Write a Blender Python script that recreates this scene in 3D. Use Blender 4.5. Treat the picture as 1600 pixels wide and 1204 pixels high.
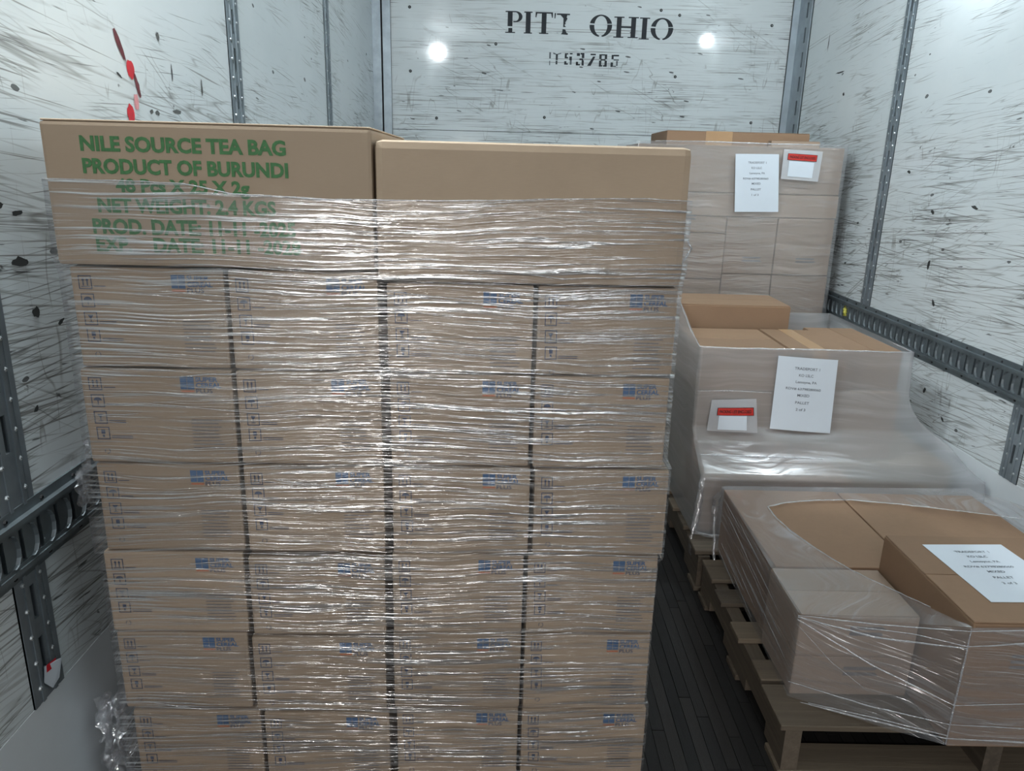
import bpy, bmesh, math, random
from mathutils import Vector, Matrix, noise
random.seed(7)
for o in list(bpy.data.objects): bpy.data.objects.remove(o)
sc = bpy.context.scene
C = sc.collection

# ------------------------------------------------------------------ camera, world, lights, exposure
CAM_H = 1.33
def camera():
    p, r, y = 0.2833, -0.0257, 0.0097
    f = Vector((math.sin(y)*math.cos(p), math.cos(y)*math.cos(p), -math.sin(p)))
    rt = Vector((math.cos(y), -math.sin(y), 0)); dn = f.cross(rt)
    X = rt*math.cos(r) + dn*math.sin(r); D = -rt*math.sin(r) + dn*math.cos(r)
    cd = bpy.data.cameras.new('camera'); co = bpy.data.objects.new('camera', cd); C.objects.link(co)
    cd.sensor_fit = 'HORIZONTAL'; cd.sensor_width = 36; cd.lens = 36*1173.18/1600; cd.clip_start = .02
    m = Matrix((X, -D, -f)).transposed().to_4x4(); m.translation = (0, 0, CAM_H)
    co.matrix_world = m; sc.camera = co
camera()
vs = sc.view_settings
vs.view_transform = 'Standard'; vs.look = 'None'; vs.gamma = 1; vs.use_curve_mapping = False
vs.exposure = 0.0
w = bpy.data.worlds.new('world'); sc.world = w; w.use_nodes = True
w.node_tree.nodes['Background'].inputs[0].default_value = (.80, .90, 1.0, 1)
w.node_tree.nodes['Background'].inputs[1].default_value = 0.06
def area(name, loc, target, sx, sy, power, col):
    l = bpy.data.lights.new(name, 'AREA'); l.shape = 'RECTANGLE'; l.size = sx; l.size_y = sy; l.energy = power; l.color = col
    o = bpy.data.objects.new(name, l); C.objects.link(o); o.location = loc
    o.rotation_euler = (Vector(target)-Vector(loc)).to_track_quat('-Z', 'Y').to_euler(); return o
# unseen lights added past the rear door: low for film glints, high as fill
area('glint_light', (-.80, -4.5, 1.40), (-.2, 1.2, .9), .26, .42, 52, (1, .95, .90))
area('glint_light', (-1.60, -4.5, 1.40), (-.2, 1.2, .9), .60, .42, 17, (.92, .97, 1))
area('glint_light', (.85, -4.5, 1.40), (-.2, 1.2, .9), .80, .42, 15, (.90, .96, 1))
area('stack_fill_light', (-.1, -4.5, 4.1), (-.2, 1.2, .9), 2.2, .9, 76, (.97, .98, 1))

# ------------------------------------------------------------------ helpers
def S(r, g, b):
    f = lambda c: ((c/255+.055)/1.055)**2.4 if c > 10 else c/255/12.92
    return (f(r), f(g), f(b), 1)
def tag(o, label=None, cat=None, group=None, kind=None):
    if label: o['label'] = label
    if cat: o['category'] = cat
    if group: o['group'] = group
    if kind: o['kind'] = kind
    return o
def link(name, me, parent=None, mats=()):
    o = bpy.data.objects.new(name, me); C.objects.link(o)
    for m in mats: me.materials.append(m)
    if parent: o.parent = parent
    return o
class MB:
    def __init__(s): s.v = []; s.f = []; s.m = []
    def quad(s, pts, mi=0):
        n = len(s.v); s.v += [tuple(p) for p in pts]; s.f.append(tuple(range(n, n+len(pts)))); s.m.append(mi)
    def box(s, x0, y0, z0, x1, y1, z1, mi=0):
        n = len(s.v); s.v += [(x, y, z) for z in (z0, z1) for y in (y0, y1) for x in (x0, x1)]
        for q in ((0,2,3,1),(4,5,7,6),(0,1,5,4),(1,3,7,5),(3,2,6,7),(2,0,4,6)):
            s.f.append(tuple(n+i for i in q)); s.m.append(mi)
    def grid(s, P, mi=0, close=False):        # P[i][j]
        n = len(s.v); R = len(P); K = len(P[0])
        for row in P: s.v += [tuple(p) for p in row]
        for i in range(R-1):
            for j in range(K if close else K-1):
                k = (j+1) % K; s.f.append((n+i*K+j, n+i*K+k, n+(i+1)*K+k, n+(i+1)*K+j)); s.m.append(mi)
    def tube(s, path, rad, seg=6, flat=1.0, mi=0):
        rows = []
        for i, p in enumerate(path):
            p = Vector(p); a = Vector(path[max(i-1, 0)]); b = Vector(path[min(i+1, len(path)-1)])
            t = (b-a).normalized(); u = t.cross(Vector((0, 0, 1)))
            if u.length < .05: u = t.cross(Vector((0, 1, 0)))
            u.normalize(); v2 = t.cross(u); r = rad(i/(len(path)-1)) if callable(rad) else rad
            rows.append([p+(u*math.cos(k*2*math.pi/seg)*flat+v2*math.sin(k*2*math.pi/seg))*r for k in range(seg)])
        s.grid(rows, mi, True)
    def build(s, name, mats, parent=None, smooth=False):
        me = bpy.data.meshes.new(name); me.from_pydata(s.v, [], s.f); me.update()
        if not isinstance(mats, (list, tuple)): mats = [mats]
        for m in mats: me.materials.append(m)
        for p, mi in zip(me.polygons, s.m): p.material_index = mi; p.use_smooth = smooth
        o = bpy.data.objects.new(name, me); C.objects.link(o)
        if parent: o.parent = parent
        return o
def bevel_mesh(me, off, seg=2):
    bm = bmesh.new(); bm.from_mesh(me); bmesh.ops.remove_doubles(bm, verts=bm.verts, dist=1e-6)
    bmesh.ops.recalc_face_normals(bm, faces=bm.faces)
    bmesh.ops.bevel(bm, geom=list(bm.edges), offset=off, segments=seg, affect='EDGES', profile=.6)
    bm.to_mesh(me); bm.free()
def empty(name, loc=(0, 0, 0)):
    o = bpy.data.objects.new(name, None); o.empty_display_size = .05; C.objects.link(o); o.location = loc; return o

# ------------------------------------------------------------------ materials
def newmat(name):
    m = bpy.data.materials.new(name); m.use_nodes = True; nt = m.node_tree
    return m, nt, nt.nodes['Principled BSDF']
def nd(nt, t, **kw):
    n = nt.nodes.new(t)
    for k, v in kw.items():
        if k in n.inputs: n.inputs[k].default_value = v
        else: setattr(n, k, v)
    return n
def ramp(nt, src, stops):
    r = nt.nodes.new('ShaderNodeValToRGB'); e = r.color_ramp.elements
    while len(e) < len(stops): e.new(.5)
    for q, (p, c) in zip(e, stops):
        q.position = p; q.color = c if isinstance(c, tuple) else (c, c, c, 1)
    nt.links.new(src, r.inputs[0]); return r.outputs[0]
def mixc(nt, fac, a, b, blend='MIX'):
    m = nt.nodes.new('ShaderNodeMix'); m.data_type = 'RGBA'; m.blend_type = blend
    for s, i in ((fac, 0), (a, 6), (b, 7)):
        if hasattr(s, 'is_linked'): nt.links.new(s, m.inputs[i])
        else: m.inputs[i].default_value = s
    return m.outputs[2]
def math_(nt, op, a, b=None, clamp=False):
    m = nt.nodes.new('ShaderNodeMath'); m.operation = op; m.use_clamp = clamp
    for i, s in enumerate((a, b)):
        if s is None: continue
        if hasattr(s, 'is_linked'): nt.links.new(s, m.inputs[i])
        else: m.inputs[i].default_value = s
    return m.outputs[0]
def coords(nt, scale=(1, 1, 1), rot=(0, 0, 0), loc=(0, 0, 0), src='Object'):
    t = nt.nodes.new('ShaderNodeTexCoord'); mp = nt.nodes.new('ShaderNodeMapping')
    mp.inputs['Scale'].default_value = scale; mp.inputs['Rotation'].default_value = rot; mp.inputs['Location'].default_value = loc
    nt.links.new(t.outputs[src], mp.inputs[0]); return mp.outputs[0]
def noise_(nt, vec, scale, detail=3, rough=.5, dist=0.):
    n = nt.nodes.new('ShaderNodeTexNoise'); nt.links.new(vec, n.inputs['Vector'])
    n.inputs['Scale'].default_value = scale; n.inputs['Detail'].default_value = detail
    n.inputs['Roughness'].default_value = rough; n.inputs['Distortion'].default_value = dist
    return n.outputs[0]
def bump(nt, h, strength, dist, bsdf):
    b = nt.nodes.new('ShaderNodeBump'); b.inputs['Strength'].default_value = strength; b.inputs['Distance'].default_value = dist
    nt.links.new(h, b.inputs['Height']); nt.links.new(b.outputs[0], bsdf.inputs['Normal']); return b.outputs[0]
def plain(name, col, rough=.6, metal=0., var=.12, scale=40):
    m, nt, b = newmat(name); n = noise_(nt, coords(nt), scale, 4, .6)
    c = ramp(nt, n, [(.3, tuple(x*(1-var) for x in col[:3])+(1,)), (.7, tuple(min(1, x*(1+var)) for x in col[:3])+(1,))])
    nt.links.new(c, b.inputs['Base Color']); b.inputs['Roughness'].default_value = rough; b.inputs['Metallic'].default_value = metal
    return m
def kraft(name, col, spread=.10):
    m, nt, b = newmat(name)
    inf = nt.nodes.new('ShaderNodeObjectInfo'); v = coords(nt)
    n = noise_(nt, v, 9, 4, .6); f = noise_(nt, coords(nt, (14, 14, 260)), 4, 2, .6)
    dark = tuple(x*(1-spread) for x in col[:3])+(1,); lite = tuple(min(1, x*(1+spread)) for x in col[:3])+(1,)
    c = mixc(nt, inf.outputs['Random'], dark, lite)
    c = mixc(nt, ramp(nt, n, [(.35, .0), (.75, .35)]), c, tuple(x*.82 for x in col[:3])+(1,))
    c = mixc(nt, ramp(nt, f, [(.4, 0.), (.7, .12)]), c, tuple(x*.7 for x in col[:3])+(1,))
    nt.links.new(c, b.inputs['Base Color']); b.inputs['Roughness'].default_value = .72; b.inputs['Specular IOR Level'].default_value = .25
    bump(nt, n, .12, .004, b); return m
M = {}
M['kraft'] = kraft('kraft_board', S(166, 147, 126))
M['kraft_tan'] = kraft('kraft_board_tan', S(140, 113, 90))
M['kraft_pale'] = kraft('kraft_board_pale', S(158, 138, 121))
M['tape'] = plain('packing_tape', S(172, 138, 102), .3, 0, .06, 12)
M['blue'] = plain('blue_ink', S(68, 98, 134), .6, 0, .1, 60)
M['ink'] = plain('grey_blue_ink', S(64, 74, 98), .7, 0, .12, 120)
M['faint'] = plain('faint_ink', S(118, 112, 110), .7, 0, .1, 120)
M['orange'] = plain('orange_ink', S(186, 112, 80), .7, 0, .1, 60)
M['green'] = plain('green_ink', S(62, 112, 66), .7, 0, .22, 160)
M['stencil'] = plain('stencil_black', S(30, 36, 42), .7, 0, .3, 30)
M['stencil_faded'] = plain('stencil_faded', S(84, 92, 97), .7, 0, .3, 60)
M['paper'] = plain('white_paper', S(212, 220, 228), .6, 0, .02, 5)
M['print'] = plain('paper_print', S(112, 118, 126), .7, 0, .1, 50)
M['red'] = plain('red_band', S(190, 48, 40), .35, 0, .15, 60)
M['black'] = plain('black_trim', S(24, 26, 28), .5, 0, .2, 30)
M['slot'] = plain('slot_dark', S(18, 22, 24), .8, 0, .2, 30)
M['steel'] = plain('galvanised_steel', S(136, 146, 152), .42, .55, .16, 14)
M['steel_light'] = plain('steel_light', S(170, 180, 186), .3, .6, .12, 10)
M['steel_dark'] = plain('track_steel', S(100, 109, 113), .45, .35, .2, 16)
M['rivet'] = plain('rivet_metal', S(200, 206, 208), .3, .6, .1, 30)
M['kick'] = plain('kick_plate_paint', S(224, 230, 233), .4, 0, .05, 3)
M['ceiling'] = plain('roof_white', S(225, 230, 230), .6, 0, .03, 3)
M['yellow'] = plain('yellow_tag', S(205, 200, 90), .5, 0, .08, 30)
M['redpaint'] = plain('red_paint', S(206, 30, 44), .35, 0, .18, 70)
M['maroon'] = plain('maroon_scuff', S(104, 44, 50), .6, 0, .35, 60)
M['pinkpaint'] = plain('thin_red_paint', S(220, 150, 152), .5, 0, .2, 90)
M['gouge'] = plain('gouge_grey', S(96, 98, 96), .8, 0, .25, 60)
M['gouge_dark'] = plain('gouge_dark', S(48, 50, 50), .8, 0, .3, 60)
M['concrete'] = plain('concrete', S(120, 120, 118), .8, 0, .12, 3)

def wall_mat(name, back=False):
    m, nt, b = newmat(name)
    t = nt.nodes.new('ShaderNodeTexCoord'); sep = nt.nodes.new('ShaderNodeSeparateXYZ'); nt.links.new(t.outputs['Object'], sep.inputs[0])
    u = sep.outputs['X' if back else 'Y']; z = sep.outputs['Z']
    def vec(su, sz, rot=0., off=0.):
        cb = nt.nodes.new('ShaderNodeCombineXYZ'); nt.links.new(u, cb.inputs[0]); nt.links.new(z, cb.inputs[1])
        cb.inputs[2].default_value = off
        r = nt.nodes.new('ShaderNodeMapping'); r.inputs['Rotation'].default_value = (0, 0, rot); nt.links.new(cb.outputs[0], r.inputs[0])
        s = nt.nodes.new('ShaderNodeMapping'); s.inputs['Scale'].default_value = (su, sz, 1); nt.links.new(r.outputs[0], s.inputs[0])
        return s.outputs[0]
    mask = noise_(nt, vec(2.2, 3.2, 0, 5), 1, 4, .6)
    wear = nt.nodes.new('ShaderNodeMapRange'); nt.links.new(z, wear.inputs[0])
    wear.inputs[1].default_value = 1.85; wear.inputs[2].default_value = 1.0; wear.inputs[3].default_value = -.05;
    if back: wear.inputs[1].default_value = 2.5; wear.inputs[2].default_value = 1.45; wear.inputs[3].default_value = .1
    wear.inputs[4].default_value = 1.
    wz = wear.outputs[0]
    msk = math_(nt, 'ADD', math_(nt, 'MULTIPLY', wz, .16), mask)
    base = mixc(nt, noise_(nt, vec(1, 1.4, 0, 2), 2, 5, .6), *((S(198, 207, 209), S(222, 228, 229)) if back else (S(208, 217, 219), S(234, 239, 240))))
    col = base
    def lines(su, sz, rot, off, width, amt, dark, lo, hi, dist=.6, detail=2):
        global _
        n = noise_(nt, vec(su, sz, rot, off), 1, detail, .5, dist)
        d = math_(nt, 'ABSOLUTE', math_(nt, 'SUBTRACT', n, .5))
        l = math_(nt, 'SUBTRACT', 1., math_(nt, 'DIVIDE', d, width), True)
        g = nt.nodes.new('ShaderNodeMapRange'); nt.links.new(math_(nt, 'ADD', msk, math_(nt, 'MULTIPLY', math_(nt, 'SUBTRACT', noise_(nt, vec(4, 11, rot, off+9), 1, 2), .5), .7)), g.inputs[0])
        g.inputs[1].default_value = lo; g.inputs[2].default_value = hi; g.clamp = True
        return math_(nt, 'MULTIPLY', math_(nt, 'MULTIPLY', l, g.outputs[0]), amt), dark
    H = 0. if back else .10
    K = .55 if back else 1.
    for a in (lines(.8, 11, H, 1, .010, .55*K, S(112, 110, 106), .44, .62, 0., 2),
              lines(.7, 17, H*.4, 21, .014, .5*K, S(120, 118, 114), .46, .66, 0., 2),
              lines(1.0, 20, H*2.2, 31, .012, .5*K, S(100, 98, 94), .5, .68, 0., 2),
              lines(1.0, 9, .5, 51, .006, .65, S(104, 102, 98), .58, .72, 0., 2),
              lines(7., 1.2, .06, 61, .005, .6, S(120, 118, 114), .6, .72, 0., 2)):
        col = mixc(nt, a[0], col, a[1])
    # hairline scuffs: long thin dashes
    sm = None
    for su, sz, rt, off, lo, hi, am, cc in ((1.3, 150, H, 71, .62, .68, .75, S(112, 110, 106)), (2.2, 190, -H*.5, 81, .63, .69, .7, S(96, 95, 92)), (1.1, 80, H*1.8, 91, .67, .74, .6, S(128, 125, 120)), (4., 130, H*.5, 95, .67, .72, .75, S(76, 76, 74)), (9., 75, H*1.2, 99, .70, .74, .8, S(64, 65, 64)), (16., 22, .5, 103, .735, .765, .8, S(70, 71, 70))):
        q = noise_(nt, vec(su, sz, rt, off), 1, 3, .55, 0.)
        q = math_(nt, 'ADD', q, math_(nt, 'MULTIPLY', math_(nt, 'SUBTRACT', msk, .56), .33 if not back else .28))
        q = math_(nt, 'MULTIPLY', ramp(nt, q, [(lo, 0.), (hi, am)]), 1.)
        col = mixc(nt, q, col, cc); sm = q if sm is None else math_(nt, 'MAXIMUM', sm, q)
    # gouges
    vo = nt.nodes.new('ShaderNodeTexVoronoi'); vo.inputs['Scale'].default_value = 1
    vv = vec(12 if not back else 9, 24 if not back else 34, .15, 0)
    wv = nt.nodes.new('ShaderNodeMix'); wv.data_type = 'VECTOR'; wv.inputs[0].default_value = .18
    nn = nt.nodes.new('ShaderNodeTexNoise'); nn.inputs['Scale'].default_value = 2.2; nt.links.new(vv, nn.inputs['Vector'])
    nt.links.new(vv, wv.inputs[4]); nt.links.new(nn.outputs[1], wv.inputs[5]); nt.links.new(wv.outputs[1], vo.inputs['Vector'])
    g = math_(nt, 'LESS_THAN', vo.outputs['Distance'], .12)
    sx = nt.nodes.new('ShaderNodeSeparateXYZ'); nt.links.new(vo.outputs['Color'], sx.inputs[0])
    g = math_(nt, 'MULTIPLY', g, math_(nt, 'GREATER_THAN', math_(nt, 'ADD', sx.outputs[0], math_(nt, 'MULTIPLY', wz, .14)), .90))
    col = mixc(nt, math_(nt, 'MULTIPLY', g, .85), col, S(58, 60, 60))
    nt.links.new(col, b.inputs['Base Color'])
    b.inputs['Roughness'].default_value = .07 if back else .23; b.inputs['Specular IOR Level'].default_value = .26 if back else .4
    bump(nt, sm, -.25, .002, b)
    return m
M['wall'] = wall_mat('painted_plywood'); M['wall_back'] = wall_mat('painted_plywood_back', True)

def wood_mat(name, c0, c1, c2, along=(1, 30, 30), rough=.75):
    m, nt, b = newmat(name); inf = nt.nodes.new('ShaderNodeObjectInfo')
    add = nt.nodes.new('ShaderNodeVectorMath'); add.operation = 'ADD'
    nt.links.new(coords(nt, along), add.inputs[0])
    sc_ = nt.nodes.new('ShaderNodeCombineXYZ'); k = math_(nt, 'MULTIPLY', inf.outputs['Random'], 50.)
    for i in range(3): nt.links.new(k, sc_.inputs[i])
    nt.links.new(sc_.outputs[0], add.inputs[1])
    n = noise_(nt, add.outputs[0], 2.4, 6, .65, .6)
    c = ramp(nt, n, [(.3, c0), (.55, c1), (.75, c2)])
    c = mixc(nt, .55, c, mixc(nt, inf.outputs['Random'], c0, c2))
    nt.links.new(c, b.inputs['Base Color']); b.inputs['Roughness'].default_value = rough; bump(nt, n, .4, .003, b); return m
M['floor'] = wood_mat('laminated_floor', S(12, 11, 11), S(24, 22, 21), S(54, 49, 46), (40, 1.2, 1), .75)
M['pallet'] = wood_mat('pallet_wood', S(66, 58, 49), S(104, 92, 78), S(130, 116, 97), (1.5, 30, 30))
M['stringer'] = wood_mat('pallet_stringer_wood', S(62, 54, 46), S(96, 85, 72), S(124, 110, 94), (30, 1.5, 30))

def film_mat(name, haze=.12, gloss=.16, streak=.5, sz=150., sx=6., tilt=.0, rough=.12, bstr=1., bdist=.004, tint=(.97, .97, .98, 1), wave=.02):
    m = bpy.data.materials.new(name); m.use_nodes = True; nt = m.node_tree; nt.nodes.remove(nt.nodes['Principled BSDF'])
    out = nt.nodes['Material Output']
    t = nt.nodes.new('ShaderNodeTexCoord'); sep = nt.nodes.new('ShaderNodeSeparateXYZ'); nt.links.new(t.outputs['Object'], sep.inputs[0])
    lowv = coords(nt, (1.5, 1.5, 3.0)); low = noise_(nt, lowv, 1.6, 2)
    zz = math_(nt, 'ADD', math_(nt, 'ADD', sep.outputs[2], math_(nt, 'MULTIPLY', low, wave*6)), math_(nt, 'MULTIPLY', sep.outputs[0], tilt))
    def vec(a, bz, off):
        cb = nt.nodes.new('ShaderNodeCombineXYZ')
        nt.links.new(math_(nt, 'MULTIPLY', sep.outputs[0], a), cb.inputs[0])
        nt.links.new(math_(nt, 'ADD', math_(nt, 'MULTIPLY', sep.outputs[1], a), off), cb.inputs[1])
        nt.links.new(math_(nt, 'MULTIPLY', zz, bz), cb.inputs[2]); return cb.outputs[0]
    n1 = noise_(nt, vec(sx, sz, 0), 1, 3, .6, .2)
    n2 = noise_(nt, vec(sx*.6, sz*.4, 7), 1, 3, .6, .2)
    patch = noise_(nt, coords(nt, (2.2, 2.2, 4.5), loc=(3, 1, 8)), 1.3, 3, .6)
    h = math_(nt, 'ADD', n1, math_(nt, 'MULTIPLY', n2, 1.6))
    bp = nt.nodes.new('ShaderNodeBump'); bp.inputs['Strength'].default_value = bstr; bp.inputs['Distance'].default_value = bdist; nt.links.new(h, bp.inputs['Height'])
    lin = ramp(nt, n1, [(.50, 0.), (.64, 1.)])
    lin = math_(nt, 'MULTIPLY', lin, ramp(nt, patch, [(.30, .2), (.56, 1.)]))
    hz = math_(nt, 'ADD', haze, math_(nt, 'MULTIPLY', lin, streak*.35), True)
    tr = nd(nt, 'ShaderNodeBsdfTransparent'); tr.inputs[0].default_value = tint
    df = nd(nt, 'ShaderNodeBsdfDiffuse'); df.inputs[0].default_value = (.80, .82, .85, 1)
    tl = nd(nt, 'ShaderNodeBsdfTranslucent'); tl.inputs[0].default_value = (.80, .82, .85, 1)
    dm = nd(nt, 'ShaderNodeMixShader'); dm.inputs[0].default_value = .35; nt.links.new(df.outputs[0], dm.inputs[1]); nt.links.new(tl.outputs[0], dm.inputs[2])
    m1 = nd(nt, 'ShaderNodeMixShader'); nt.links.new(hz, m1.inputs[0]); nt.links.new(tr.outputs[0], m1.inputs[1]); nt.links.new(dm.outputs[0], m1.inputs[2])
    gl = nd(nt, 'ShaderNodeBsdfGlossy'); gl.inputs['Roughness'].default_value = rough; gl.inputs[0].default_value = (1, 1, 1, 1)
    nt.links.new(bp.outputs[0], gl.inputs['Normal'])
    gf = math_(nt, 'ADD', gloss, math_(nt, 'MULTIPLY', lin, streak*.5), True)
    m2 = nd(nt, 'ShaderNodeMixShader'); nt.links.new(gf, m2.inputs[0]); nt.links.new(m1.outputs[0], m2.inputs[1]); nt.links.new(gl.outputs[0], m2.inputs[2])
    nt.links.new(m2.outputs[0], out.inputs[0]); return m
M['film_main'] = film_mat('stretch_film', .010, .075, 1.45, 230, 4.2, 0., .15, 1., .0022, wave=.007)
M['film_b'] = film_mat('stretch_film_hazy', .32, .08, .3, 60, 2.5, .0, .2, .8, .0025)
M['film_c'] = film_mat('stretch_film_clear', .15, .14, .2, 40, 3, .0, .16, .7, .005)
M['film_a'] = film_mat('stretch_film_loose', .15, .08, .5, 90, 2.5, .12, .15, .8, .005)
M['film_fold'] = film_mat('stretch_film_fold', .34, .18, .4, 150, 30, .0, .16, 1., .004)
M['film_crumple'] = film_mat('stretch_film_crumpled', .06, .22, .3, 60, 40, .0, .08, .6, .004)

# ------------------------------------------------------------------ the trailer shell
XL, XR, YB, YF, ZC = -.825, 1.665, 4.80, -.6, 2.62
TR0, TR1, KT = .629, .756, .38       # e-track bottom/top, kick plate top
def structure(o): o['kind'] = 'structure'; return o
def text_mesh(txt, bold=0.0):
    cu = bpy.data.curves.new('t', 'FONT'); cu.body = txt; cu.size = 1; cu.offset = bold; cu.resolution_u = 3
    o = bpy.data.objects.new('t', cu); C.objects.link(o)
    bpy.context.view_layer.update()
    me = bpy.data.meshes.new_from_object(o.evaluated_get(bpy.context.evaluated_depsgraph_get()))
    vs_ = [v.co.copy() for v in me.vertices]; fs = [tuple(p.vertices) for p in me.polygons]
    bpy.data.objects.remove(o); bpy.data.curves.remove(cu); bpy.data.meshes.remove(me)
    x0 = min(v.x for v in vs_); x1 = max(v.x for v in vs_); y0 = min(v.y for v in vs_); y1 = max(v.y for v in vs_)
    return vs_, fs, x0, x1, y0, y1
_tc = {}
def put_text(mb, txt, fn, u0, u1, v0, v1, mi=0, bold=.0):
    """fit txt into the rectangle u0..u1, v0..v1 of the surface fn(u, v)"""
    if (txt, bold) not in _tc: _tc[(txt, bold)] = text_mesh(txt, bold)
    vs_, fs, x0, x1, y0, y1 = _tc[(txt, bold)]; n = len(mb.v)
    mb.v += [tuple(fn(u0+(v.x-x0)/(x1-x0)*(u1-u0), v0+(v.y-y0)/(y1-y0)*(v1-v0))) for v in vs_]
    for f in fs: mb.f.append(tuple(n+i for i in f)); mb.m.append(mi)

# floor: base slab plus real planks in the aisle
mb = MB(); mb.box(XL, YF, -.06, XR, YB, -.004); floor = structure(mb.build('floor', M['floor']))
tag(floor, 'dark worn laminated wooden trailer floor')
pm = MB(); pm.box(0, 0, -.02, 1, 1, 0); plank0 = pm.build('plank', M['floor'], floor); pme = plank0.data
x = -.02; first = True; pw = .031
while x < 1.06:
    y = .2+random.random()*.5
    yy = [.15, y]
    while yy[-1] < 3.6: yy.append(yy[-1]+random.uniform(.35, .95))
    for a, b_ in zip(yy[:-1], yy[1:]):
        o = plank0 if first else bpy.data.objects.new('plank', pme)
        if not first: C.objects.link(o); o.parent = floor
        first = False
        o.location = (x+.0008, a+.0008, random.uniform(-.0015, .0)); o.scale = (pw-.0016, b_-a-.0016, 1)
    x += pw
mb = MB(); mb.box(XL-.1, YF, ZC, XR+.1, YB+.1, ZC+.04); structure(tag(mb.build('ceiling', M['ceiling']), 'white trailer roof'))
mb = MB(); mb.box(-5, -9, -.12, 6, YF, -.005); structure(tag(mb.build('dock_floor', M['concrete']), 'grey concrete dock floor behind the trailer'))

def post(parent, side, y0, y1, z0, z1, name='post'):
    """slotted steel post in the wall, with real slots"""
    X = XL if side == 'L' else XR; s = 1 if side == 'L' else -1
    mb = MB(); yc = (y0+y1)/2; sw = .006; pr = .0025
    def bx(a, b, c, d, p=pr, mi=0, back=-.012): mb.box(min(X+s*back, X+s*p), a, c, max(X+s*back, X+s*p), b, d, mi)
    bx(y0, yc-sw, z0, z1); bx(yc+sw, y1, z0, z1)
    for ya, yb_ in ((y0, y0+.014), (y1-.014, y1)): bx(ya, yb_, z0, z1, pr+.0008)
    for ya in (yc-.022, yc+.014): bx(ya, ya+.008, z0, z1, pr+.0025)
    z = z0; pitch = .104; k = math.floor((z0-.02)/pitch)
    while z < z1:
        k += 1; s0 = k*pitch+.02; s1 = s0+.066
        a = max(z, z0); b = min(s0, z1)
        if b > a: bx(yc-sw, yc+sw, a, b)
        z = s1
    o = mb.build(name, M['steel'], parent)
    d = MB(); d.box(min(X-s*.02, X-s*.011), yc-.01, z0, max(X-s*.02, X-s*.011), yc+.01, z1); d.build('slot_shadow', M['slot'], o)
    r = MB(); z = z0+.03
    while z < z1:
        for yy in (y0+.02, y1-.02):
            r.tube([(X+s*pr, yy, z), (X+s*(pr+.003), yy, z), (X+s*(pr+.004), yy, z)], lambda t: .0042*(1-.7*t*t)+.0004, 6)
        z += .052
    tag(r.build('rivets', M['rivet'], o), kind='stuff')
    return o
def side_wall(side):
    X = XL if side == 'L' else XR; s = 1 if side == 'L' else -1
    mb = MB(); mb.box(min(X-s*.06, X-s*.022), YF, 0, max(X-s*.06, X-s*.022), YB+.06, ZC)
    wl = structure(mb.build('wall_left' if side == 'L' else 'wall_right', M['slot']))
    tag(wl, 'scuffed white %s side wall of the trailer with steel posts and slotted rail' % ('left' if side == 'L' else 'right'))
    posts = [(-.09, 0.), (1.125, 1.213), (2.362, 2.462), (3.578, 3.672)] if side == 'L' else [(-.18, -.09), (1.06, 1.15), (2.243, 2.331), (3.405, 3.495)]
    edges = [YF]+[v for p in posts for v in p]+[YB-(.0 if side == 'L' else .215)]
    for i in range(0, len(edges), 2):
        for z0, z1 in ((KT, TR0+.004), (TR1-.004, ZC)):
            m2 = MB(); m2.box(min(X-s*.021, X), edges[i]+.001, z0, max(X-s*.021, X), edges[i+1]-.001, z1)
            m2.build('liner_panel', M['wall'], wl)
    for a, b in posts:
        post(wl, side, a, b, TR1-.004, ZC); post(wl, side, a, b, KT, TR0+.004)
    # kick plate
    m2 = MB(); m2.box(min(X-s*.021, X+s*.001), YF, 0, max(X-s*.021, X+s*.001), YB, KT); m2.build('kick_plate', M['kick'], wl)
    # e-track with real slots and pressed tabs
    tr = MB(); T = .012
    def bx(a, b, c, d, p0, p1): tr.box(min(X+s*p0, X+s*p1), a, c, max(X+s*p0, X+s*p1), b, d)
    Y0, Y1 = (.6, YB-.3) if side == 'L' else (1.4, YB-.22)
    bx(Y0, Y1, TR1-.022, TR1, 0, .004); bx(Y0, Y1, TR0, TR0+.022, 0, .004)
    for zc_ in (TR1-.027, TR0+.018):
        bx(Y0, Y1, zc_, zc_+.009, 0, T+.003)
    bx(Y0, Y1, TR1-.034, TR1-.027, 0, T); bx(Y0, Y1, TR0+.027, TR0+.034, 0, T)
    y = Y0
    while y < Y1:
        bx(y, min(y+.0405, Y1), TR0+.034, TR1-.034, 0, T-.002)
        y += .0508
    e = tr.build('e_track', M['steel_dark'], wl)
    d = MB(); d.box(min(X+s*.0005, X+s*.002), Y0, TR0+.03, max(X+s*.0005, X+s*.002), Y1, TR1-.03); d.build('slot_shadow', M['slot'], e)
    tb = MB(); y = Y0
    while y < Y1-.05:                      # half-round pressed tab beside each slot
        rows = []
        for i in range(7):
            a = math.pi*i/6; zz = TR0+.0635+.030*math.cos(a); yy = y+.014+.018*math.sin(a)
            rows.append([(X+s*(T-.002), yy-.003, zz), (X+s*(T+.004), yy, zz), (X+s*(T-.002), yy+.003, zz)])
        tb.grid(rows)
        y += .0508
    tag(tb.build('pressed_tabs', M['steel_dark'], e), kind='stuff')
    bt = MB(); y = Y0+.03
    while y < Y1:
        for zz in (TR1-.011, TR0+.011):
            bt.tube([(X+s*.004, y, zz), (X+s*.007, y, zz), (X+s*.0075, y, zz)], lambda t: .005*(1-.6*t), 6)
        y += .1
    tag(bt.build('bolts', M['black'], e), kind='stuff')
    return wl
wl = side_wall('L'); wr = side_wall('R')
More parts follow.
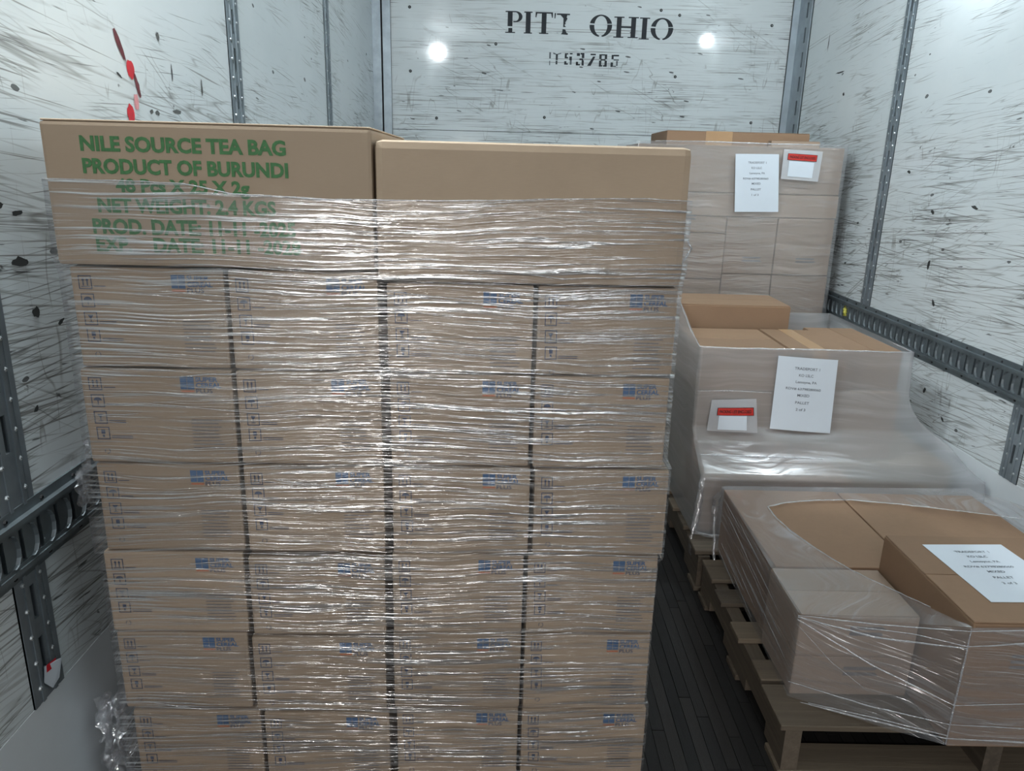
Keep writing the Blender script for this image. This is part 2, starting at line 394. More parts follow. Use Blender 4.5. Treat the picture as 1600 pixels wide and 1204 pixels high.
# back wall
mb = MB(); mb.box(XL-.06, YB+.022, 0, XR+.06, YB+.06, ZC); wb = structure(mb.build('wall_back', M['slot']))
tag(wb, 'scuffed white front bulkhead of the trailer with black stencilled lettering')
for z0, z1 in ((0, 1.5305), (1.5335, ZC)):
    m2 = MB(); m2.box(-.715, YB, z0, 1.622, YB+.021, z1); m2.build('liner_panel', M['wall_back'], wb)
# corner posts
m2 = MB()
m2.box(XL, YB-.001, 0, XL+.05, YB+.02, ZC); m2.box(XL+.062, YB-.012, 0, -.715, YB+.02, ZC); m2.box(-.727, YB-.018, 0, -.715, YB+.02, ZC)
cp = m2.build('corner_post', M['steel'], wb); m3 = MB(); m3.box(XL+.05, YB+.012, 0, XL+.062, YB+.02, ZC); m3.build('slot_shadow', M['slot'], cp)
m2 = MB(); m2.box(XR-.043, YB-.014, 0, XR, YB+.02, ZC); m2.box(XR-.043, YB-.020, 0, XR-.036, YB+.02, ZC)
cp = m2.build('corner_post', M['steel_light'], wb)
m2 = MB(); m2.box(XR-.004, YB-.215, 0, XR+.02, YB-.15, ZC); m2.box(XR-.004, YB-.13, 0, XR+.02, YB-.015, ZC); m2.box(XR-.010, YB-.215, 0, XR, YB-.200, ZC)
z = .05
while z < ZC: m2.box(XR-.004, YB-.15, z, XR+.02, YB-.13, z+.05); z += .13
cp2 = m2.build('corner_post', M['steel'], wr); m3 = MB(); m3.box(XR+.012, YB-.155, 0, XR+.019, YB-.125, ZC); m3.build('slot_shadow', M['slot'], cp2)
# screw heads on the bulkhead
m2 = MB()
for x, z in ((1.512, 2.159), (.858, 2.224), (.968, 2.2), (.97, 1.867), (-.604, 2.205), (-.604, 1.86), (.2, 1.62), (-.45, 1.60), (1.45, 1.62), (-.1, 2.02)):
    m2.tube([(x, YB, z), (x, YB-.003, z), (x, YB-.0035, z)], lambda t: .009*(1-.7*t), 8)
tag(m2.build('screw_heads', M['gouge_dark'], wb), kind='stuff')
# stencil lettering  (letters drawn in a 1192 x 165 field)
def stencil():
    mb = MB(); x00, z00 = -.0465, 2.1985; kx, kz = .984/1192, .117/165
    P = lambda x, y: (x00+(x-90)*kx, YB-.0012, z00-(y-75)*kz)
    def poly(pts): mb.quad([P(x, y) for x, y in pts][::-1])
    def rect(x0, y0, x1, y1): poly([(x0, y0), (x1, y0), (x1, y1), (x0, y1)])
    def arc(cx, cy, ro, so, ri, si, a0, a1, n=14):
        for i in range(n):
            a = math.radians(a0+(a1-a0)*i/n); b = math.radians(a0+(a1-a0)*(i+1)/n)
            poly([(cx+ro*math.cos(a), cy-so*math.sin(a)), (cx+ri*math.cos(a), cy-si*math.sin(a)), (cx+ri*math.cos(b), cy-si*math.sin(b)), (cx+ro*math.cos(b), cy-so*math.sin(b))])
    # P
    rect(90, 75, 150, 84); rect(106, 84, 140, 190); rect(112, 203, 140, 232); rect(90, 232, 160, 240); rect(146, 75, 165, 84)
    arc(160, 117, 50, 42, 24, 33, 90, -90); rect(146, 150, 162, 159)
    # I
    def I(x0, x1, yo):
        xm = (x0+x1)/2; rect(x0, 75+yo, x1, 84+yo); rect(xm-17, 84+yo, xm+17, 232+yo); rect(x0, 232+yo, x1, 240+yo)
    I(222, 280, 1)
    # T
    rect(302, 77, 424, 88); poly([(302, 88), (314, 88), (308, 118), (302, 118)]); poly([(412, 88), (424, 88), (424, 118), (418, 118)]); rect(346, 88, 380, 233); rect(330, 233, 396, 241)
    # broken T
    poly([(436, 82), (446, 82), (442, 122), (436, 122)]); rect(452, 84, 545, 95); poly([(478, 95), (526, 95), (522, 112), (528, 122), (514, 150), (516, 162), (508, 170), (520, 184), (500, 186), (500, 120)])
    poly([(496, 200), (516, 204), (524, 228), (536, 233), (534, 243), (486, 240), (494, 226)])
    # O H I O
    for cx, yo in ((766, 0), (1200, 12)):
        arc(cx, 168+yo, 80, 84, 46, 74, 12, 100); arc(cx, 168+yo, 80, 84, 46, 74, 100, 168, 8); arc(cx, 168+yo, 80, 84, 46, 74, 176, 262, 12); arc(cx, 168+yo, 80, 84, 46, 74, 278, 368, 12)
    for x0 in (878, 980):
        rect(x0, 104, x0+34, 246); rect(x0-20, 95, x0+52, 104); rect(x0-20, 246, x0+52, 254)
    rect(912, 166, 980, 180); I(1040, 1112, 22)
    o = mb.build('stencil_lettering', M['stencil'], wb); tag(o, 'black stencil lettering PITT OHIO')
    # number, drawn in the 1600 px wide detail field
    mb = MB(); fb = MB()
    kx2 = .4125/ (1325-190); x0n = .2155
    Q = lambda x, y: (x0n+(x-190)*kx2, YB-.0012, 1.984-(y-135)*.0735/240)
    def q(b, *pts): b.quad([Q(x, y) for x, y in pts][::-1])
    def r(b, x0, y0, x1, y1): q(b, (x0, y0), (x1, y0), (x1, y1), (x0, y1))
    r(fb, 192, 138, 218, 250); r(fb, 196, 290, 210, 370)
    q(fb, (256, 140), (300, 160), (300, 178), (256, 165)); q(fb, (330, 160), (386, 142), (386, 160), (330, 178)); r(mb, 300, 165, 332, 275); r(mb, 300, 285, 328, 352)
    r(mb, 446, 150, 500, 172); r(mb, 525, 142, 570, 165); r(mb, 444, 172, 478, 240); r(mb, 478, 215, 500, 240); r(mb, 520, 205, 562, 270); r(fb, 530, 270, 560, 350); r(mb, 440, 290, 475, 352); r(mb, 475, 325, 500, 352)
    r(mb, 640, 140, 690, 190); r(mb, 700, 135, 762, 165); r(mb, 722, 165, 762, 225); r(mb, 685, 235, 745, 265); r(mb, 722, 265, 758, 360); r(mb, 630, 295, 665, 358); r(mb, 630, 335, 700, 358)
    r(mb, 862, 145, 948, 172); q(mb, (905, 195), (942, 195), (872, 362), (815, 362))
    for xx in (1006, 1096): r(mb, xx, 150, xx+38, 235); r(mb, xx, 262, xx+38, 370)
    r(mb, 1040, 148, 1096, 172); r(mb, 1030, 236, 1110, 262); r(mb, 1044, 345, 1060, 370); r(mb, 1075, 345, 1096, 370)
    r(mb, 1206, 155, 1240, 235); r(mb, 1240, 152, 1326, 180); r(fb, 1240, 232, 1326, 256); r(mb, 1196, 290, 1235, 372); r(fb, 1285, 262, 1312, 350); r(fb, 1238, 348, 1285, 370)
    o = mb.build('stencil_number', M['stencil'], wb); fb.build('stencil_number', M['stencil_faded'], wb)
stencil()
# paint marks and gouges on the left wall (flat marks with their own outlines)
def mark(parent, X, s, cy, cz, pts, mat, name):
    mb = MB(); mb.quad([(X+s*.0012, cy+a, cz+b) for a, b in (pts if s < 0 else pts[::-1])]); mb.build(name, mat, parent)
def blob(parent, X, s, cy, cz, ry, rz, mat, name, rot=0., n=14, j=.25):
    pts = []
    for i in range(n):
        a = 2*math.pi*i/n; k = 1+random.uniform(-j, j); u, v = ry*k*math.cos(a), rz*k*math.sin(a)
        pts.append((u*math.cos(rot)-v*math.sin(rot), u*math.sin(rot)+v*math.cos(rot)))
    mark(parent, X, s, cy, cz, pts[::-1], mat, name)
blob(wl, XL, 1, 1.712, 1.553, .009, .034, M['maroon'], 'paint_mark', .55, 16, .2)
blob(wl, XL, 1, 1.750, 1.511, .017, .020, M['redpaint'], 'paint_mark', .3, 14, .12)
blob(wl, XL, 1, 1.774, 1.480, .008, .024, M['maroon'], 'paint_mark', .4, 12, .25)
blob(wl, XL, 1, 1.760, 1.447, .014, .016, M['pinkpaint'], 'paint_mark', 0, 12, .3)
blob(wl, XL, 1, 1.730, 1.418, .016, .022, M['redpaint'], 'paint_mark', 0, 14, .12)
for cy, cz, ry, rz, rot, mt in ((1.90, 1.60, .010, .014, .5, 'gouge'), (1.86, 1.43, .016, .008, 0, 'gouge'), (1.83, 1.43, .01, .008, .2, 'gouge'), (1.97, 1.44, .03, .007, 0, 'gouge'),
                                (2.14, 1.51, .007, .030, 0, 'gouge'), (1.695, 1.495, .015, .004, -.4, 'gouge_dark'), (1.96, 1.53, .004, .03, 0, 'gouge_dark'),
                                (1.28, 1.155, .03, .012, -.1, 'gouge_dark'), (1.30, 1.065, .012, .014, .3, 'gouge_dark'), (1.37, 1.035, .013, .006, .4, 'gouge_dark'), (1.26, .90, .010, .007, .5, 'gouge_dark'), (1.25, 1.25, .012, .007, .1, 'gouge_dark'), (1.29, 1.235, .02, .006, .1, 'gouge_dark')):
    blob(wl, XL, 1, cy, cz, ry*.75, rz*.7, M[mt], 'gouge_mark', rot)
for cy, cz, ry, rz, rot in ((3.02, 1.20, .02, .012, .3), (2.98, 1.00, .012, .03, .1), (2.75, 1.23, .03, .01, .2), (4.1, 1.83, .07, .006, 0), (4.02, 1.72, .018, .012, .2), (4.3, 2.0, .006, .07, .1), (2.9, .86, .02, .012, .8), (2.85, .52, .012, .02, .3), (2.7, .45, .02, .008, .6), (3.25, 1.35, .02, .010, .2)):
    blob(wr, XR, -1, cy, cz, ry*.7, rz*.6, M['gouge_dark'], 'gouge_mark', rot)

# wall lamps high on both side walls, out of frame, each with its housing
for nm, X, s, col, pw_, ly, lz in (('left', XL, 1, (.90, .96, 1), 78, 1.4, 2.42), ('right', XR, -1, (.84, .94, 1), 27, 2.9, 2.36)):
    cx = X+s*.075
    e = empty('wall_lamp', (X, ly, lz)); tag(e, 'small round lamp high on the %s side wall' % nm, 'lamp')
    h = MB(); h.tube([(s*.0, 0, .07), (s*.04, 0, .06), (s*.05, 0, .055)], .05, 12); h.build('housing', M['steel'], e)
    l = bpy.data.lights.new('wall_lamp_bulb', 'POINT'); l.energy = pw_; l.color = col; l.shadow_soft_size = .03
    lo = bpy.data.objects.new('wall_lamp_bulb', l); C.objects.link(lo); lo.location = (cx, ly, lz)

# ------------------------------------------------------------------ cartons
def carton(name, x0, y0, z0, x1, y1, z1, mat, label, group=None, rot=0., lid=True, tape=None, bev=.004, pivot=None):
    """box standing at its base; lid = two closed flaps with a seam along X ('x') or Y ('y')"""
    cx, cy = (x0+x1)/2, (y0+y1)/2; a, b, h = (x1-x0)/2, (y1-y0)/2, z1-z0
    top = h-(.003 if lid else 0)
    mb = MB(); mb.box(-a, -b, 0, a, b, top); o = mb.build(name, mat); bevel_mesh(o.data, bev)
    o.location = (cx, cy, z0); o.rotation_euler[2] = rot
    tag(o, label, 'box', group)
    if lid:
        for s in (-1, 1):
            f = MB(); e = .002
            if lid == 'y': f.box(s*.0012 if s > 0 else -a+e, -b+e, top, a-e if s > 0 else -.0012, b-e, h)
            else: f.box(-a+e, s*.0012 if s > 0 else -b+e, top, a-e, b-e if s > 0 else -.0012, h)
            fo = f.build('flap', mat, o); bevel_mesh(fo.data, .001, 1)
    if tape:
        t = MB(); k = .026
        if lid == 'y':
            t.box(-k, -b-.0006, h, k, b, h+.0006); t.box(-k, -b-.0008, h-.06, k, -b-.0002, h+.0006)
        else:
            t.box(-a, -k, h, a+.0006, k, h+.0006); t.box(-a-.0008, -k, h-.06, -a-.0002, k, h+.0006)
        t.build('tape', M['tape'], o)
    return o
# --- main stack
A = math.radians(1.5); FX, FY = -.7206, 1.228
def main_pt(t, d, z):              # t along the front from the left edge, d into the stack
    return (FX+t*math.cos(A)-d*math.sin(A), FY+t*math.sin(A)+d*math.cos(A), z)
def cereal_print():
    """printing on the front of the cereal carton; field 0..1 x 0..1 from the top left"""
    W, H = .252, .168
    P = lambda u, v: (-W/2+u*W, 0, H*(1-v))
    a = MB(); b = MB(); cc = MB(); dd = MB()
    def rect(m, u0, v0, u1, v1, mi=0): m.quad([P(u0, v1), P(u1, v1), P(u1, v0), P(u0, v0)], mi)
    # logo: blue square with pale divisions, words, orange bar
    for i in range(2):
        for j in range(2): rect(a, .655+i*.047, .065+j*.068, .655+i*.047+.044, .065+j*.068+.064)
    put_text(a, 'SUPER', lambda u, v: P(u, v), .757, .905, .118, .066, 0, .035)
    put_text(a, 'CEREAL', lambda u, v: P(u, v), .757, .925, .180, .128, 0, .035)
    put_text(a, 'PLUS', lambda u, v: P(u, v), .757, .865, .238, .190, 1, .01)
    rect(a, .655, .210, .745, .228, 2)
    # handling icons
    for k, v0 in enumerate((.085, .265, .445, .615)):
        x0 = .05+k*.004; x1 = x0+.086; v1 = v0+.135; t = .006; tv = .009
        rect(b, x0, v0, x1, v0+tv); rect(b, x0, v1-tv, x1, v1); rect(b, x0, v0, x0+t, v1); rect(b, x1-t, v0, x1, v1)
        if k == 0:
            for xx in (.026, .053):
                rect(b, x0+xx, v0+.045, x0+xx+.008, v0+.1); b.quad([P(x0+xx-.007, v0+.05), P(x0+xx+.015, v0+.05), P(x0+xx+.004, v0+.022)])
            rect(b, x0+.016, v0+.106, x0+.07, v0+.114)
        elif k == 1:
            pts = [P(x0+.043+.028*math.cos(math.pi*i/8), v0+.065-.035*math.sin(math.pi*i/8)) for i in range(9)]; b.quad(pts); rect(b, x0+.040, v0+.06, x0+.046, v0+.11)
        elif k == 2:
            b.quad([P(x0+.022, v0+.03), P(x0+.062, v0+.03), P(x0+.045, v0+.07), P(x0+.039, v0+.07)][::-1]); rect(b, x0+.040, v0+.07, x0+.045, v0+.1); rect(b, x0+.028, v0+.1, x0+.058, v0+.108)
        else:
            rect(b, x0+.03, v0+.03, x0+.056, v0+.075); rect(b, x0+.036, v0+.085, x0+.05, v0+.112)
        n = (1, 1, 2, 2)[k]
        for q in range(n): rect(b, x1+.012, v1-.035+q*.02-(n-1)*.006, x1+.012+(.075, .085, .11, .14)[k], v1-.027+q*.02-(n-1)*.006, 0)
    for i in range(10):        # recycling ring
        if i % 4 == 3: continue
        aa, bb = 2*math.pi*i/10, 2*math.pi*(i+.8)/10
        f = lambda r, t: P(.118+r*math.cos(t)*.66, .88+r*math.sin(t))
        dd.quad([f(.030, aa), f(.022, aa), f(.022, bb), f(.030, bb)])
    for q in range(9):         # fine print block
        rect(cc, .705, .52+q*.038, .705+random.choice((.18, .21, .16, .2)), .532+q*.038, 0)
    A_ = a.build('printed_logo', [M['blue'], M['ink'], M['orange']]); B_ = b.build('handling_icons', M['ink'])
    return A_, B_, cc.build('fine_print', M['faint']), dd.build('recycling_mark', M['ink'])
prints = cereal_print(); used = False
cols = [[-.727, -.469, -.208, .048, .286], [-.731, -.468, -.206, .048, .284], [-.726, -.468, -.205, .053, .297], [-.734, -.473, -.208, .046, .291], [-.731, -.478, -.210, .046, .290], [-.721, -.466, -.206, .045, .295]]
tops = [1.158, .987, .815, .643, .474, .302]; RB = .130
fac = [.987, .991, .998, 1.003, 1.009]
rown = ['row just under the tea cartons', 'second row from the tea cartons', 'third row from the tea cartons', 'fourth row from the tea cartons', 'fifth row from the tea cartons', 'lowest row in view']
coln = ['leftmost', 'second from left', 'third from left', 'rightmost']
for r in range(6):
    for c in range(4):
        x0 = cols[r][c]*fac[c]+(.0035 if c else 0); x1 = cols[r][c+1]*fac[c+1]-(.0035 if c < 3 else 0)
        if c == 1: x1 -= .004
        if c == 2: x0 += .003
        zt = tops[r]-(.003 if r else .002); zb = (tops[r+1] if r < 5 else RB)
        if r == 0 and c >= 2: zt = 1.140
        if c == 1 and r in (3, 4): zt -= .009; zb -= .006 if r == 3 else .004
        if c == 1 and r == 4: zt -= 0; 
        if c == 1 and r == 5: zt -= .008
        if r == 5 and c == 0: zt -= .004
        t0 = (x0-FX)/math.cos(A); t1 = (x1-FX)/math.cos(A); d0 = random.uniform(0, .004)+(.004 if (r, c) in ((0, 0), (0, 1)) else 0)
        if r == 2 and c == 3: d0 = -.002
        p = main_pt((t0+t1)/2, d0+.195, zb)
        o = carton('cereal_carton', p[0]-(t1-t0)/2, p[1]-.195, zb, p[0]+(t1-t0)/2, p[1]+.195, zt, M['kraft'],
                   'blue-logo cereal carton, %s, %s' % (coln[c], rown[r]), 'cereal cartons on the wrapped pallet', A+random.uniform(-.003, .003), False, None, .005)
        for src in prints:
            q = src if not used else src.copy()
            if used: C.objects.link(q)
            q.parent = o; q.location = (0, -.195-.0008, (zt-zb)-.168)
            q.scale = ((t1-t0)/.252, 1, (zt-zb)/.168 if False else 1)
        used = True
# ranks behind the right-hand column (carry the load; seen only from the side)
for r in range(6):
    for k in (1, 2):
        p = main_pt(.88, .2+k*.40, tops[r+1] if r < 5 else RB)
        carton('cereal_carton', p[0]-.122, p[1]-.195, p[2], p[0]+.122, p[1]+.195, (tops[r]-.003) if r else 1.139, M['kraft'], 'brown cereal carton behind the rightmost front column of the wrapped pallet', 'cereal cartons on the wrapped pallet', A, False, None, .005)
# tea cartons on top
def big(name, t0, t1, d0, z0, z1, label, lid='x', bev=.006):
    p = main_pt((t0+t1)/2, d0+.25, z0)
    return carton(name, p[0]-(t1-t0)/2, p[1]-.25, z0, p[0]+(t1-t0)/2, p[1]+.25, z1, M['kraft'], label, None, A, lid, None, bev)
tea = big('tea_carton', -.006, .503, -.006, 1.1605, 1.384, 'long brown carton with green printed lettering on top of the wrapped pallet')
tm = MB(); TW, TH = .509, .2235
for txt, u0, u1, za, zb_ in (('NILE SOURCE TEA BAG', -.676, -.356, 1.361, 1.337), ('PRODUCT OF BURUNDI', -.676, -.354, 1.327, 1.303), ('48 Pcs X 25 X 2g', -.628, -.417, 1.297, 1.269),
                             ('NET WEIGHT: 2.4 KGS', -.660, -.377, 1.267, 1.243), ('PROD. DATE: 11-11 -2025', -.672, -.347, 1.234, 1.209), ('EXP.    DATE: 11-11 -2028', -.670, -.340, 1.205, 1.181)):
    k = .987
    put_text(tm, txt, lambda u, v: (u, 0, v), (u0*k-FX)+.006-TW/2-.0, (u1*k-FX)+.006-TW/2, (CAM_H+(zb_-CAM_H)*k)-1.1605, (CAM_H+(za-CAM_H)*k)-1.1605, 0, .04)
to = tm.build('green_lettering', M['green'], tea); to.location = (0, -.25-.0009, 0)
pl = big('plain_carton', .506, 1.012, -.006, 1.1425, 1.366, 'long plain brown carton beside the green-lettered one on top of the wrapped pallet', False, .013)
# --- pallets
def pallet(x0, y0, x1, y1, z1, boards, label, bottoms=True):
    e = empty('pallet', ((x0+x1)/2, (y0+y1)/2, 0)); tag(e, label, 'pallet', 'wooden pallets on the trailer floor')
    ox, oy = (x0+x1)/2, (y0+y1)/2; h0 = .017
    for sx in (x0+.012, ox-.019, x1-.050):
        m = MB(); yl, yr = y0+.004, y1-.004; nz = .035      # stringer with two fork notches
        def pr(a, b, zb): m.box(sx-ox, a-oy, zb, sx+.038-ox, b-oy, z1-.0155)
        Ls = yr-yl; n1a, n1b, n2a, n2b = yl+.15*Ls, yl+.36*Ls, yl+.64*Ls, yl+.85*Ls
        pr(yl, n1a, h0); pr(n1a, n1b, h0+nz); pr(n1b, n2a, h0); pr(n2a, n2b, h0+nz); pr(n2b, yr, h0)
        m.build('stringer', M['stringer'], e)
    for a, b in boards:
        m = MB(); j = random.uniform(-.005, .004); m.box(x0+j-ox, a-oy, z1-.015, x1+random.uniform(-.004, .004)-ox, b-oy, z1)
        o = m.build('deck_board', M['pallet'], e); bevel_mesh(o.data, .002, 1)
    for a in (y0, (y0+y1)/2-.045, y1-.09):
        m = MB(); m.box(x0+.005-ox, a-oy, 0.0, x1-.005-ox, a+.09-oy, .0165); o = m.build('bottom_board', M['pallet'], e); bevel_mesh(o.data, .002, 1)
    return e
def even(y0, y1, n, wd): return [(y0+i*(y1-y0-wd)/(n-1), y0+i*(y1-y0-wd)/(n-1)+wd) for i in range(n)]
pallet(.640, 1.405, 1.630, 2.165, .14, [(1.405, 1.548), (1.563, 1.643), (1.728, 1.809), (1.900, 1.975), (2.027, 2.150)], 'worn wooden pallet nearest the camera on the right')
pallet(.632, 2.190, 1.640, 3.36, .14, [(2.205, 2.325)]+even(2.38, 3.36, 7, .09), 'wooden pallet in the middle on the right, under the hazy film-wrapped boxes')
pallet(.60, 3.62, 1.612, 4.70, .14, even(3.62, 4.70, 7, .1), 'wooden pallet at the far end against the bulkhead')
p0 = pallet(-.53, 1.26, .49, 2.46, .128, even(1.26, 2.46, 7, .1), 'wooden pallet under the tall cereal carton stack')
p0.location.x -= .21; p0.rotation_euler[2] = A
# --- near right load
NA = 'boxes on the near right pallet'
def smear_print(o, w, h, z0, z1, u0, u1, yoff):
    m = MB()
    n = max(2, int((z1-z0)/.012))
    for i in range(n): m.quad([(u0, yoff, z0+(z1-z0)*i/n), (u1-random.uniform(0, .02), yoff, z0+(z1-z0)*i/n), (u1-random.uniform(0, .02), yoff, z0+(z1-z0)*(i+.6)/n), (u0, yoff, z0+(z1-z0)*(i+.6)/n)])
    m.build('printed_text', M['faint'], o)
for z0, z1, tagl in ((.1405, .2485, 'lower'), (.2490, .357, 'upper')):
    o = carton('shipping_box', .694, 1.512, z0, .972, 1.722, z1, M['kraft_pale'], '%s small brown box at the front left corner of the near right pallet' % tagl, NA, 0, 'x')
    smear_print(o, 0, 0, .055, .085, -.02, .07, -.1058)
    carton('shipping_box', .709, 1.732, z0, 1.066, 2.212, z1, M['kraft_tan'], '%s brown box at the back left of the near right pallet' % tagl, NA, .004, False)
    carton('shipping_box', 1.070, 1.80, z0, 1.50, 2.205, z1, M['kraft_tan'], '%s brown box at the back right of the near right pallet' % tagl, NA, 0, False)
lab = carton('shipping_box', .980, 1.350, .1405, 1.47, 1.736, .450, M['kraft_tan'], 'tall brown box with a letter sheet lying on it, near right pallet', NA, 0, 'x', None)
smear_print(lab, 0, 0, .2, .24, -.15, -.05, -.1938)
# --- middle right load
NB = 'boxes on the middle right pallet'
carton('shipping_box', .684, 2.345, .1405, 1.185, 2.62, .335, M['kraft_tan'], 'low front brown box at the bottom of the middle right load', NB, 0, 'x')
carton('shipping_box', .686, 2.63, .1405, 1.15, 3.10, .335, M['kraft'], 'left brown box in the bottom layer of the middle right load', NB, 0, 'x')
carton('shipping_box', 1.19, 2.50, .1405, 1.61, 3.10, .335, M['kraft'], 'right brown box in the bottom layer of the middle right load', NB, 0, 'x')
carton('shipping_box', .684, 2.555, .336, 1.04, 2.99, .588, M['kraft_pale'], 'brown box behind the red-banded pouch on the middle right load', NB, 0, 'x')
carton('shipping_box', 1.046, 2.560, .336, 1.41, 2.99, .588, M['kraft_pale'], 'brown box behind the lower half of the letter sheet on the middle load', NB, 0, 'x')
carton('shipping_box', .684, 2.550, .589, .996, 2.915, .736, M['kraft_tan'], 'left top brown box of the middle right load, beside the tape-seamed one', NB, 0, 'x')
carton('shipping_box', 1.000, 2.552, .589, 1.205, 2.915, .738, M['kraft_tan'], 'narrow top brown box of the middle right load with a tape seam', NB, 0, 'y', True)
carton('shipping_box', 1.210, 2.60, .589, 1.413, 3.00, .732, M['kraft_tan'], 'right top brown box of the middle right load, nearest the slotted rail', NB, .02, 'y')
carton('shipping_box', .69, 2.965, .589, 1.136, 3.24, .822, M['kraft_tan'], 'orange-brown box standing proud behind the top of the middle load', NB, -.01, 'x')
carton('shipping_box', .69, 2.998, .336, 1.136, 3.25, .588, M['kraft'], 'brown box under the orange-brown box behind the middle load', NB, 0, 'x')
# --- far load
NC = 'boxes on the far pallet against the bulkhead'
def far(x0, z0, x1, z1, label, mat='kraft_pale', y0=3.83, y1=4.25, lid='x', pr=False, rot=0):
    k = .972; zf = lambda z: z if z < .2 else CAM_H+(z-CAM_H)*k
    x0, x1, y0, y1, z0, z1 = x0*k, x1*k, y0*k, y1*k, zf(z0), zf(z1)
    o = carton('shipping_box', x0, y0, z0, x1, y1, z1, M[mat], label, NC, rot, lid)
    if pr: smear_print(o, 0, 0, .06, .09, -.03, .07, -(y1-y0)/2-.0008)
    return o
far(1.348, .545, 1.632, .833, 'far load: right column box, second layer from below', pr=True); far(1.348, .836, 1.630, 1.117, 'far load: right column box under the wide middle layer', pr=True)
far(1.348, .255, 1.632, .542, 'far load: right column box in the lowest full layer'); far(1.092, .255, 1.344, .542, 'far load: middle column box in the lowest full layer')
far(.64, .255, 1.088, .542, 'far load: left column box in the lowest full layer')
far(.64, .1405, 1.632, .252, 'far load: flat wide box at the very bottom')
far(1.092, .545, 1.344, .833, 'far load: middle column box, second layer from below'); far(1.092, .836, 1.344, 1.117, 'far load: middle column box under the wide middle layer', pr=True)
far(.64, .545, 1.088, .806, 'far load: left column box behind the orange-brown box'); far(.64, .809, 1.088, 1.034, 'far load: pale left column box set slightly forward', 'kraft_pale', 3.822)
far(.64, 1.037, 1.088, 1.117, 'far load: flat box on the left column', pr=True)
far(.62, 1.120, 1.634, 1.230, 'far load: wide flat box below the letter and pouch layer'); far(.62, 1.233, 1.630, 1.455, 'far load: wide top box behind the letter sheet and pouch')
far(.79, 1.457, 1.515, 1.527, 'flat tan box lying on top of the far load, with a tape strip', 'kraft_tan', 4.0, 4.45)
m = MB(); m.box(-.160, -.2203, .0, -.029, -.2190, .0685); m.build('tape', M['tape'], bpy.data.objects[[o.name for o in C.objects if o.name.startswith('shipping_box')][-1]])
far(1.30, 1.457, 1.545, 1.487, 'thin pale tan carton on the right end of the far load top', 'kraft_pale', 3.93, 3.99)

# ------------------------------------------------------------------ stretch film
def loop(poly, n, rad=.012):
    """closed polygon (list of (x,y)) resampled to n points with softened corners"""
    pts = [Vector(p) for p in poly]; L = []; tot = 0
    for i in range(len(pts)):
        d = (pts[(i+1) % len(pts)]-pts[i]).length; L.append(d); tot += d
    out = []
    for k in range(n):
        s = tot*k/n; i = 0
        while s > L[i]: s -= L[i]; i += 1
        a, b = pts[i], pts[(i+1) % len(pts)]; out.append(a+(b-a)*(s/L[i]))
    return out
def film(name, levels, mat, label, nper=220, sub=12, amp=.0015, hem=None, seed=0., group='stretch film around the loads'):
    """levels: list of (z, polygon); hem(x, y) -> extra height of the top edge"""
    mb = MB(); rows = []
    for li in range(len(levels)-1):
        (z0, p0), (z1, p1) = levels[li], levels[li+1]; a, b = loop(p0, nper), loop(p1, nper)
        for k in range(sub+(1 if li == len(levels)-2 else 0)):
            t = k/sub; row = []
            for j in range(nper):
                q = a[j].lerp(b[j], t); z = z0+(z1-z0)*t
                if hem: z = z0s+(z-z0s)*(1+hem(q.x, q.y)/(levels[-1][0]-z0s)) if False else z+hem(q.x, q.y)*max(0, (li+t)/(len(levels)-1))**2
                n = noise.noise(Vector((q.x*3+seed, q.y*3, z*40)))*amp+noise.noise(Vector((q.x*6, q.y*6+seed, z*9)))*amp*.8
                c = Vector((sum(p[0] for p in p0)/len(p0), sum(p[1] for p in p0)/len(p0))); d = (q-c).normalized()
                row.append((q.x+d.x*n, q.y+d.y*n, z))
            rows.append(row)
    mb.grid(rows, 0, True); o = mb.build(name, mat, None, True)
    bm = bmesh.new(); bm.from_mesh(o.data); bmesh.ops.recalc_face_normals(bm, faces=bm.faces); bm.to_mesh(o.data); bm.free()
    for p in o.data.polygons: p.use_smooth = True
    tag(o, label, 'plastic wrap', group); return o
def folds(parent, strands, mat, name='film_fold', seg=5, flat=.5):
    for path, r in strands:
        m = MB(); P_ = []
        for i in range(len(path)-1):
            for k in range(6):
                t = k/6; q = Vector(path[i]).lerp(Vector(path[i+1]), t)
                P_.append(q+Vector([noise.noise(q*40+Vector((a*9, 0, 0)))*r*.5 for a in range(3)]))
        P_.append(Vector(path[-1])); m.tube(P_, lambda t: r*(.55+.45*math.sin(math.pi*min(1, max(0, t)))), seg, 1.); m.build(name, mat, parent, True)
# main stack
def mrect(e, s=.006, dpt=1.2): return [main_pt(-s-.003, -e, 0)[:2], main_pt(1.0095+s, -e, 0)[:2], main_pt(1.0095+s, dpt+e, 0)[:2], main_pt(-s-.003, dpt+e, 0)[:2]]
fm = film('stretch_film', [(.135, mrect(.005, .0115)), (.312, mrect(.005, .0115)), (.328, mrect(.005)), (.622, mrect(.005)), (.637, mrect(.005, .0135)), (.818, mrect(.005, .0135)), (.832, mrect(.005)), (1.135, mrect(.005)), (1.165, mrect(.0095, .008)), (1.279, mrect(.0095, .008))], M['film_main'], 'clear wrinkled stretch film around the tall cereal carton stack', 420, 16, .0012, lambda x, y: .006*math.sin(x*7)+(.010 if x < -.5 else 0)-min(.105, max(0, (y-1.74)*2)), 3.)
ft = []
for i in range(15):     # rolled hem at the top of the film
    t = -.010+1.026*i/14; p = main_pt(t, -.0105, 0); ft.append((p[0], p[1], 1.279+.006*math.sin(p[0]*7)+(.010 if p[0] < -.5 else 0)+random.uniform(-.001, .001)))
folds(fm, [(ft, .0013)], M['film_fold'])
strs = []
